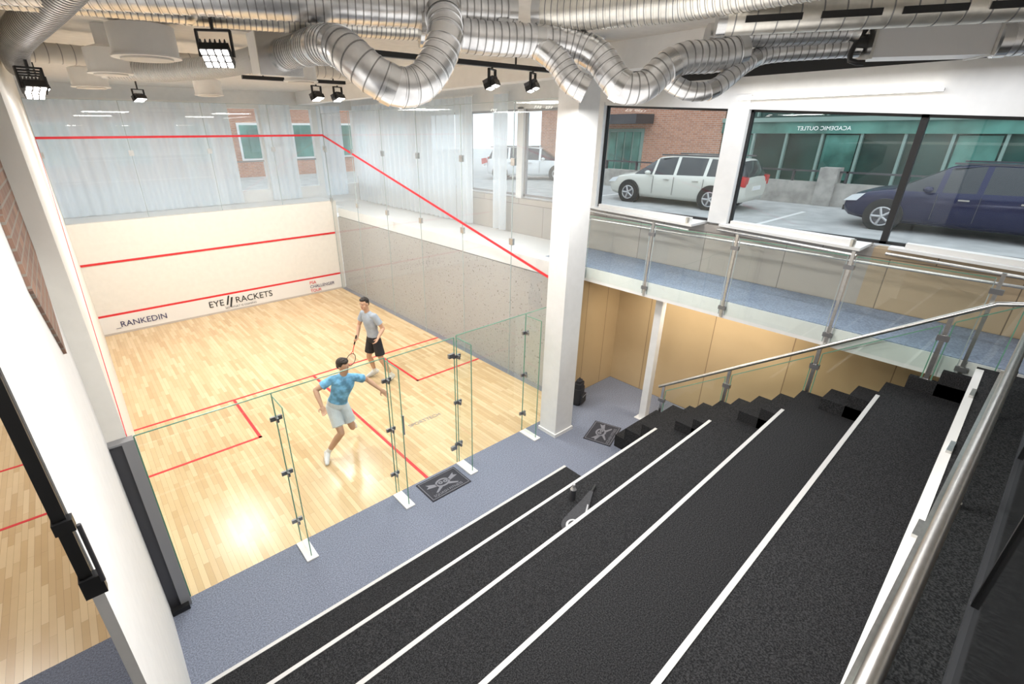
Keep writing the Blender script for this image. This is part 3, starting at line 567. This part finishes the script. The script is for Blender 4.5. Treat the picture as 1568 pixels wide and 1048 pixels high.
def person(name,J,shirt,shorts,shoe,fwd,headf,grip=False):
    prim=[]
    V=lambda k:Vector(J[k])
    def cap(a,c,r0,r1,tag,k='c'): prim.append((k,Vector(a),Vector(c),r0,r1,tag))
    def ell(c,r,B,tag): prim.append(('e',Vector(c),r,B,tag))
    pel,neck,chest=V('pel'),V('neck'),V('chest')
    def basis(up,lat):
        up=up.normalized(); rt=(lat-up*lat.dot(up)).normalized(); f=rt.cross(up)
        if f.dot(Vector(fwd))<0: f=-f
        return Matrix((rt,f,up)).transposed(),f
    BP,fp=basis(chest-pel,V('hpL')-V('hpR')); B,f=basis(neck-chest,V('shL')-V('shR')); up=(neck-chest).normalized()
    tab=[(0,.152,.112),(.15,.150,.110),(.35,.138,.100),(.55,.142,.102),(.8,.156,.110),(1.0,.166,.112),(1.25,.168,.104),(1.5,.155,.088),(1.75,.10,.068)]
    NS=22
    for i in range(NS):
        t_=1.72*i/(NS-1)
        for a_,b_ in zip(tab,tab[1:]):
            if a_[0]<=t_<=b_[0]: q=(t_-a_[0])/(b_[0]-a_[0]); rx=a_[1]+(b_[1]-a_[1])*q; ry=a_[2]+(b_[2]-a_[2])*q; break
        c=pel.lerp(chest,t_) if t_<=1 else chest.lerp(neck,t_-1)
        Bm=BP if t_<.5 else B
        ell(c,(rx*1.03,ry*1.03,.075),Bm,shirt if t_>.10 else shorts)
    ell(pel-Vector((0,0,.02)),(.155,.116,.11),BP,shorts)
    hd=V('head'); cap(neck-up*.05,hd-(hd-neck).normalized()*.02,.058,.052,skin)
    for s in 'LR':
        sh,el,ha=V('sh'+s),V('el'+s),V('ha'+s)
        cap(chest.lerp(neck,.66),sh,.070,.062,shirt)
        cap(sh,sh.lerp(el,.60),.062,.070,shirt,'f'); cap(sh.lerp(el,.4),el,.049,.038,skin)
        wr=el+(ha-el)*.90; cap(el,el.lerp(wr,.3),.038,.041,skin); cap(el.lerp(wr,.3),wr,.041,.026,skin)
        d=(ha-el).normalized(); side=d.cross(f)
        if side.length<.2: side=d.cross(Vector((0,0,1)))
        side.normalize(); nrm=d.cross(side).normalized()
        if nrm.dot(f)<0: nrm=-nrm
        Bh=Matrix((side,nrm,d)).transposed(); pc=wr+d*.045; ell(pc,(.041,.019,.052),Bh,skin)
        for i,(off,ln) in enumerate([(-.033,.064),(-.011,.080),(.011,.086),(.033,.076)]):
            p=pc+side*off+d*.038; A=0; bend=1.1 if grip and s=='R' else .35
            for kx in range(3):
                A+=bend*(.5 if kx==0 else 1.0); dd=d*math.cos(A)+nrm*math.sin(A)
                q=p+dd*ln*(.44,.32,.26)[kx]; cap(p,q,.0098-.0008*kx,.0092-.0008*kx,skin); p=q
        t0=pc+side*.032-d*.018; t1=t0+(side*.8+d*.5+nrm*.35).normalized()*.036; t2=t1+(d*.9+nrm*.4).normalized()*.03
        cap(t0,t1,.013,.011,skin); cap(t1,t2,.011,.009,skin)
        if s=='R': J['grip']=tuple(pc+d*.03+nrm*.03)
    for s in 'LR':
        hp,kn,an,toe=V('hp'+s),V('kn'+s),V('an'+s),V('toe'+s)
        cap(hp,hp.lerp(kn,.74),.092,.098,shorts,'f'); cap(hp.lerp(kn,.4),kn,.074,.050,skin)
        bk=-(f-(an-kn).normalized()*f.dot((an-kn).normalized()))*.014
        cap(kn,kn.lerp(an,.3)+bk,.049,.056,skin); cap(kn.lerp(an,.3)+bk,an,.056,.034,skin); cap(an.lerp(kn,.16),an,.041,.040,sock)
        sd=(an-kn).normalized(); d=(toe-an).normalized(); dn=(sd-d*sd.dot(d)).normalized()
        heel=an+dn*.045-d*.035; ball=an+d*.12+dn*.05; tip=an+d*.185+dn*.055
        cap(an,heel,.043,.040,shoe); cap(heel,ball,.040,.040,shoe); cap(an+d*.02,ball,.040,.036,shoe); cap(ball,tip,.040,.030,shoe)
        cap(heel+dn*.022,ball+dn*.022,.030,.032,shoed); cap(ball+dn*.022,tip+dn*.012,.032,.024,shoed)
    hf=Vector(headf).normalized(); hu=(hd-neck).normalized()*.6+Vector((0,0,.5)); hu=(hu-hf*hu.dot(hf)).normalized(); hr=hf.cross(hu)
    Bd=Matrix((hr,hf,hu)).transposed(); P=lambda x,y,z: hd+Bd@Vector((x,y,z))
    ell(P(0,-.008,.03),(.074,.092,.086),Bd,skin); ell(P(0,.018,-.045),(.058,.066,.068),Bd,skin); ell(P(0,.060,-.088),(.030,.028,.024),Bd,skin)
    cap(P(0,.080,.015),P(0,.100,-.022),.008,.012,skin); cap(P(-.011,.088,-.026),P(.011,.088,-.026),.008,.008,skin); cap(P(-.035,.076,.036),P(.035,.076,.036),.012,.012,skin)
    for sx in (-1,1):
        ell(P(sx*.031,.078,.012),(.013,.008,.007),Bd,eyew); ell(P(sx*.031,.084,.012),(.006,.005,.006),Bd,eyem)
        cap(P(sx*.018,.086,.036),P(sx*.047,.077,.034),.0055,.0045,hair)
        ell(P(sx*.075,-.008,-.005),(.009,.020,.031),Bd,skin); ell(P(sx*.038,.050,-.025),(.024,.024,.024),Bd,skin)
    cap(P(-.019,.081,-.055),P(.019,.081,-.055),.006,.006,lip)
    ell(P(0,-.025,.045),(.081,.085,.082),Bd,hair); ell(P(0,.030,.094),(.062,.052,.030),Bd,hair); ell(P(0,-.055,.0),(.068,.048,.068),Bd,hair)
    rr=random.Random(3)
    for i in range(26):
        a=i*2.4; q=math.sqrt(i/26); c0=P(.066*q*math.cos(a),-.012+.078*q*math.sin(a),.128-.05*q*q); cap(c0,c0+Bd@Vector((rr.uniform(-.02,.02),.022,.008)),.013,.008,hair)
    t=MB('tmp')
    for p in prim:
        if p[0] in 'cf':
            k_,a,c,r0,r1,tg=p
            if (c-a).length<1e-4: c=a+Vector((0,0,.001))
            t.cyl(a,c,r0,skin,r1=r1,seg=20); t.sph(a,r0,skin,seg=16,ring=10)
            if k_=='c': t.sph(c,r1,skin,seg=16,ring=10)
        else:
            _,c,r,Bm,tg=p; t.sph(c,tuple(r),skin,seg=24,ring=16,M=Bm)
    o=t.build(); rm=o.modifiers.new('r','REMESH'); rm.mode='VOXEL'; rm.voxel_size=.006; sm=o.modifiers.new('s','SMOOTH'); sm.factor=.5; sm.iterations=4
    dg=bpy.context.evaluated_depsgraph_get(); me=bpy.data.meshes.new_from_object(o.evaluated_get(dg)); bpy.data.objects.remove(o)
    me.name=name; me.materials.clear()
    tags=[]
    for p in prim:
        if p[-1] not in tags: tags.append(p[-1])
    for tg in tags: me.materials.append(tg)
    nf=len(me.polygons); C=np.empty(nf*3); me.polygons.foreach_get('center',C); C=C.reshape(-1,3); best=np.full(nf,1e9); idx=np.zeros(nf,int)
    pri={eyem:-.004,eyew:-.002,lip:-.003,hair:-.001,sock:-.002,shoe:-.003,shirt:-.005,shorts:-.006}
    for p in prim:
        if p[0] in 'cf':
            a=np.array(p[1]);c=np.array(p[2]);d=c-a; tu=((C-a)@d)/max(d@d,1e-9); tt=np.clip(tu,0,1); dist=np.linalg.norm(C-(a+tt[:,None]*d),axis=1)-(p[3]+(p[4]-p[3])*tt)
            if p[0]=='f': dist=np.where(tu>1.03,dist+p[4],dist)
        else:
            Bm=np.array(p[3]); q=(C-np.array(p[1]))@Bm; r=np.array(p[2]); n1=np.linalg.norm(q/r,axis=1); n2=np.linalg.norm(q/(r*r),axis=1); dist=n1*(n1-1)/np.maximum(n2,1e-6)
        dist=dist+pri.get(p[-1],0)
        w=dist<best; best[w]=dist[w]; idx[w]=tags.index(p[-1])
    me.polygons.foreach_set('material_index',idx.tolist()); me.polygons.foreach_set('use_smooth',[True]*nf); me.update()
    o=bpy.data.objects.new(name,me); COL.objects.link(o)
    co=np.empty(len(me.vertices)*3); me.vertices.foreach_get('co',co); co=co.reshape(-1,3); dz=co[:,2].min()-.002; co[:,2]-=dz; me.vertices.foreach_set('co',co.ravel()); me.update()
    g=Vector(J['grip']); g.z-=dz; J['grip']=tuple(g)
    return o
def racket(hand,tip,nrm=(0,1,0)):
    b=MB('squash_racket'); h=Vector(hand); tdir=(Vector(tip)-h).normalized(); n=Vector(nrm); n=(n-tdir*n.dot(tdir)).normalized(); s=tdir.cross(n)
    b.cyl(h-tdir*.08,h+tdir*.12,.015,black); th=h+tdir*.33; b.cyl(h+tdir*.12,th-tdir*.05,.008,redg)
    c=th+tdir*.14; pts=[c+tdir*.14*math.cos(a)+s*.095*math.sin(a) for a in [2*math.pi*i/32 for i in range(33)]]
    b.cyl(th-tdir*.06,th+tdir*.02+s*.04,.006,redg); b.cyl(th-tdir*.06,th+tdir*.02-s*.04,.006,redg)
    b.tube(pts,.007,black,seg=8,smoothpath=False)
    for i in range(-5,6):
        x=i*.016; l=.14*math.sqrt(max(0,1-(x/.095)**2)); b.cyl(c+s*x-tdir*l,c+s*x+tdir*l,.0012,nosing,seg=4)
    for i in range(-7,8):
        x=i*.017; l=.095*math.sqrt(max(0,1-(x/.14)**2)); b.cyl(c+tdir*x-s*l,c+tdir*x+s*l,.0012,nosing,seg=4)
    return b.build()
J1=dict(pel=(2.54,1.42,.87),chest=(2.64,1.34,1.19),neck=(2.67,1.31,1.38),head=(2.65,1.26,1.54),
 shR=(2.49,1.38,1.31),elR=(2.26,1.46,1.18),haR=(2.25,1.25,.98), shL=(2.83,1.28,1.28),elL=(3.04,1.34,1.15),haL=(3.18,1.14,.98),
 hpR=(2.46,1.44,.83),knR=(2.46,1.20,.47),anR=(2.27,1.38,.10),toeR=(2.20,1.20,.06),
 hpL=(2.62,1.40,.83),knL=(2.68,1.28,.45),anL=(2.82,1.66,.32),toeL=(2.90,1.64,.14))
p1=person('squash_player',J1,shirtb,shortw,shoew,(.2,-1,0),(.55,-.8,-.2))
J2=dict(pel=(4.14,3.20,.95),chest=(4.09,3.2,1.31),neck=(4.06,3.2,1.51),head=(4.01,3.19,1.68),
 shR=(4.05,3.37,1.44),elR=(3.98,3.46,1.18),haR=(3.84,3.30,1.00), shL=(4.12,3.03,1.44),elL=(4.24,2.97,1.18),haL=(4.06,2.88,1.04),
 hpR=(4.13,3.29,.92),knR=(4.06,3.34,.50),anR=(4.20,3.42,.11),toeR=(4.02,3.46,.06),
 hpL=(4.15,3.11,.92),knL=(4.17,3.02,.50),anL=(4.36,3.02,.11),toeL=(4.18,2.98,.06))
p2=person('squash_player',J2,shirtg,shortk,shoew,(-1,-.1,0),(-.9,-.35,-.1),grip=True)
g=Vector(J2['grip']); racket(g,g+Vector((-.12,.10,-.5)))
# ------------------------------------------------------------------ lights
def area(name,loc,size,power,col=(1,.985,.96),rot=(0,0,0),sy=None):
    l=bpy.data.lights.new(name,'AREA'); l.energy=power; l.color=col; l.size=size
    if sy: l.shape='RECTANGLE'; l.size_y=sy
    o=bpy.data.objects.new(name,l); COL.objects.link(o); o.location=loc; o.rotation_euler=rot; return o
for (x,y) in [(1.6,2.4),(4.8,2.4),(1.6,6.8),(4.8,6.8)]: area('court_light',(x,y,5.2),1.0,126)
for (x,y) in [(1.2,-2.6),(3.0,-3.6),(4.9,-1.0)]: area('stand_fill',(x,y,4.95),.6,88)  # fill lights added to brighten the dark stands, no fixtures modelled here
area('under_mezzanine_light',(7.4,-1.7,2.26),.4,34,(1,.90,.75),sy=2.5)
area('left_court_light',(-3.4,4.5,5.2),2.0,190); area('left_court_light',(-3.2,-1.5,5.2),1.5,70)
area('mezzanine_light',(7.4,-2.5,5.3),.3,42,(.95,.97,1),sy=4)
area('upward_area_light',(3.0,-2.8,4.45),2.5,26,(1,.97,.93),rot=(math.pi,0,0))  # area light facing up at the ceiling, without a lamp body
w=bpy.data.worlds.new('sky'); scene.world=w; w.use_nodes=True; w.node_tree.nodes['Background'].inputs[0].default_value=(.82,.91,1,1); w.node_tree.nodes['Background'].inputs[1].default_value=1.85
s=bpy.data.lights.new('sun','SUN'); s.energy=1.2; s.angle=.3; so=bpy.data.objects.new('sun',s); COL.objects.link(so); so.rotation_euler=(math.radians(50),0,math.radians(65)); 
# ------------------------------------------------------------------ camera
cx_,cy_=748.47,546.12; yaw,pitch,roll=.6884,.426,-.0044
f=Vector((math.sin(yaw)*math.cos(pitch),math.cos(yaw)*math.cos(pitch),-math.sin(pitch))); r=Vector((math.cos(yaw),-math.sin(yaw),0)); u=r.cross(f)
r2=r*math.cos(roll)+u*math.sin(roll); u2=-r*math.sin(roll)+u*math.cos(roll)
cam=bpy.data.cameras.new('camera'); co=bpy.data.objects.new('camera',cam); COL.objects.link(co); scene.camera=co
cam.sensor_width=36; cam.lens=754.8*36/1600; cam.shift_x=(800-cx_)/1600; cam.shift_y=(cy_-534.5)/1600; cam.clip_start=.02
co.matrix_world=Matrix(((r2.x,u2.x,-f.x,.144),(r2.y,u2.y,-f.y,-4.9426),(r2.z,u2.z,-f.z,4.7075),(0,0,0,1)))
scene.view_settings.view_transform='Standard'
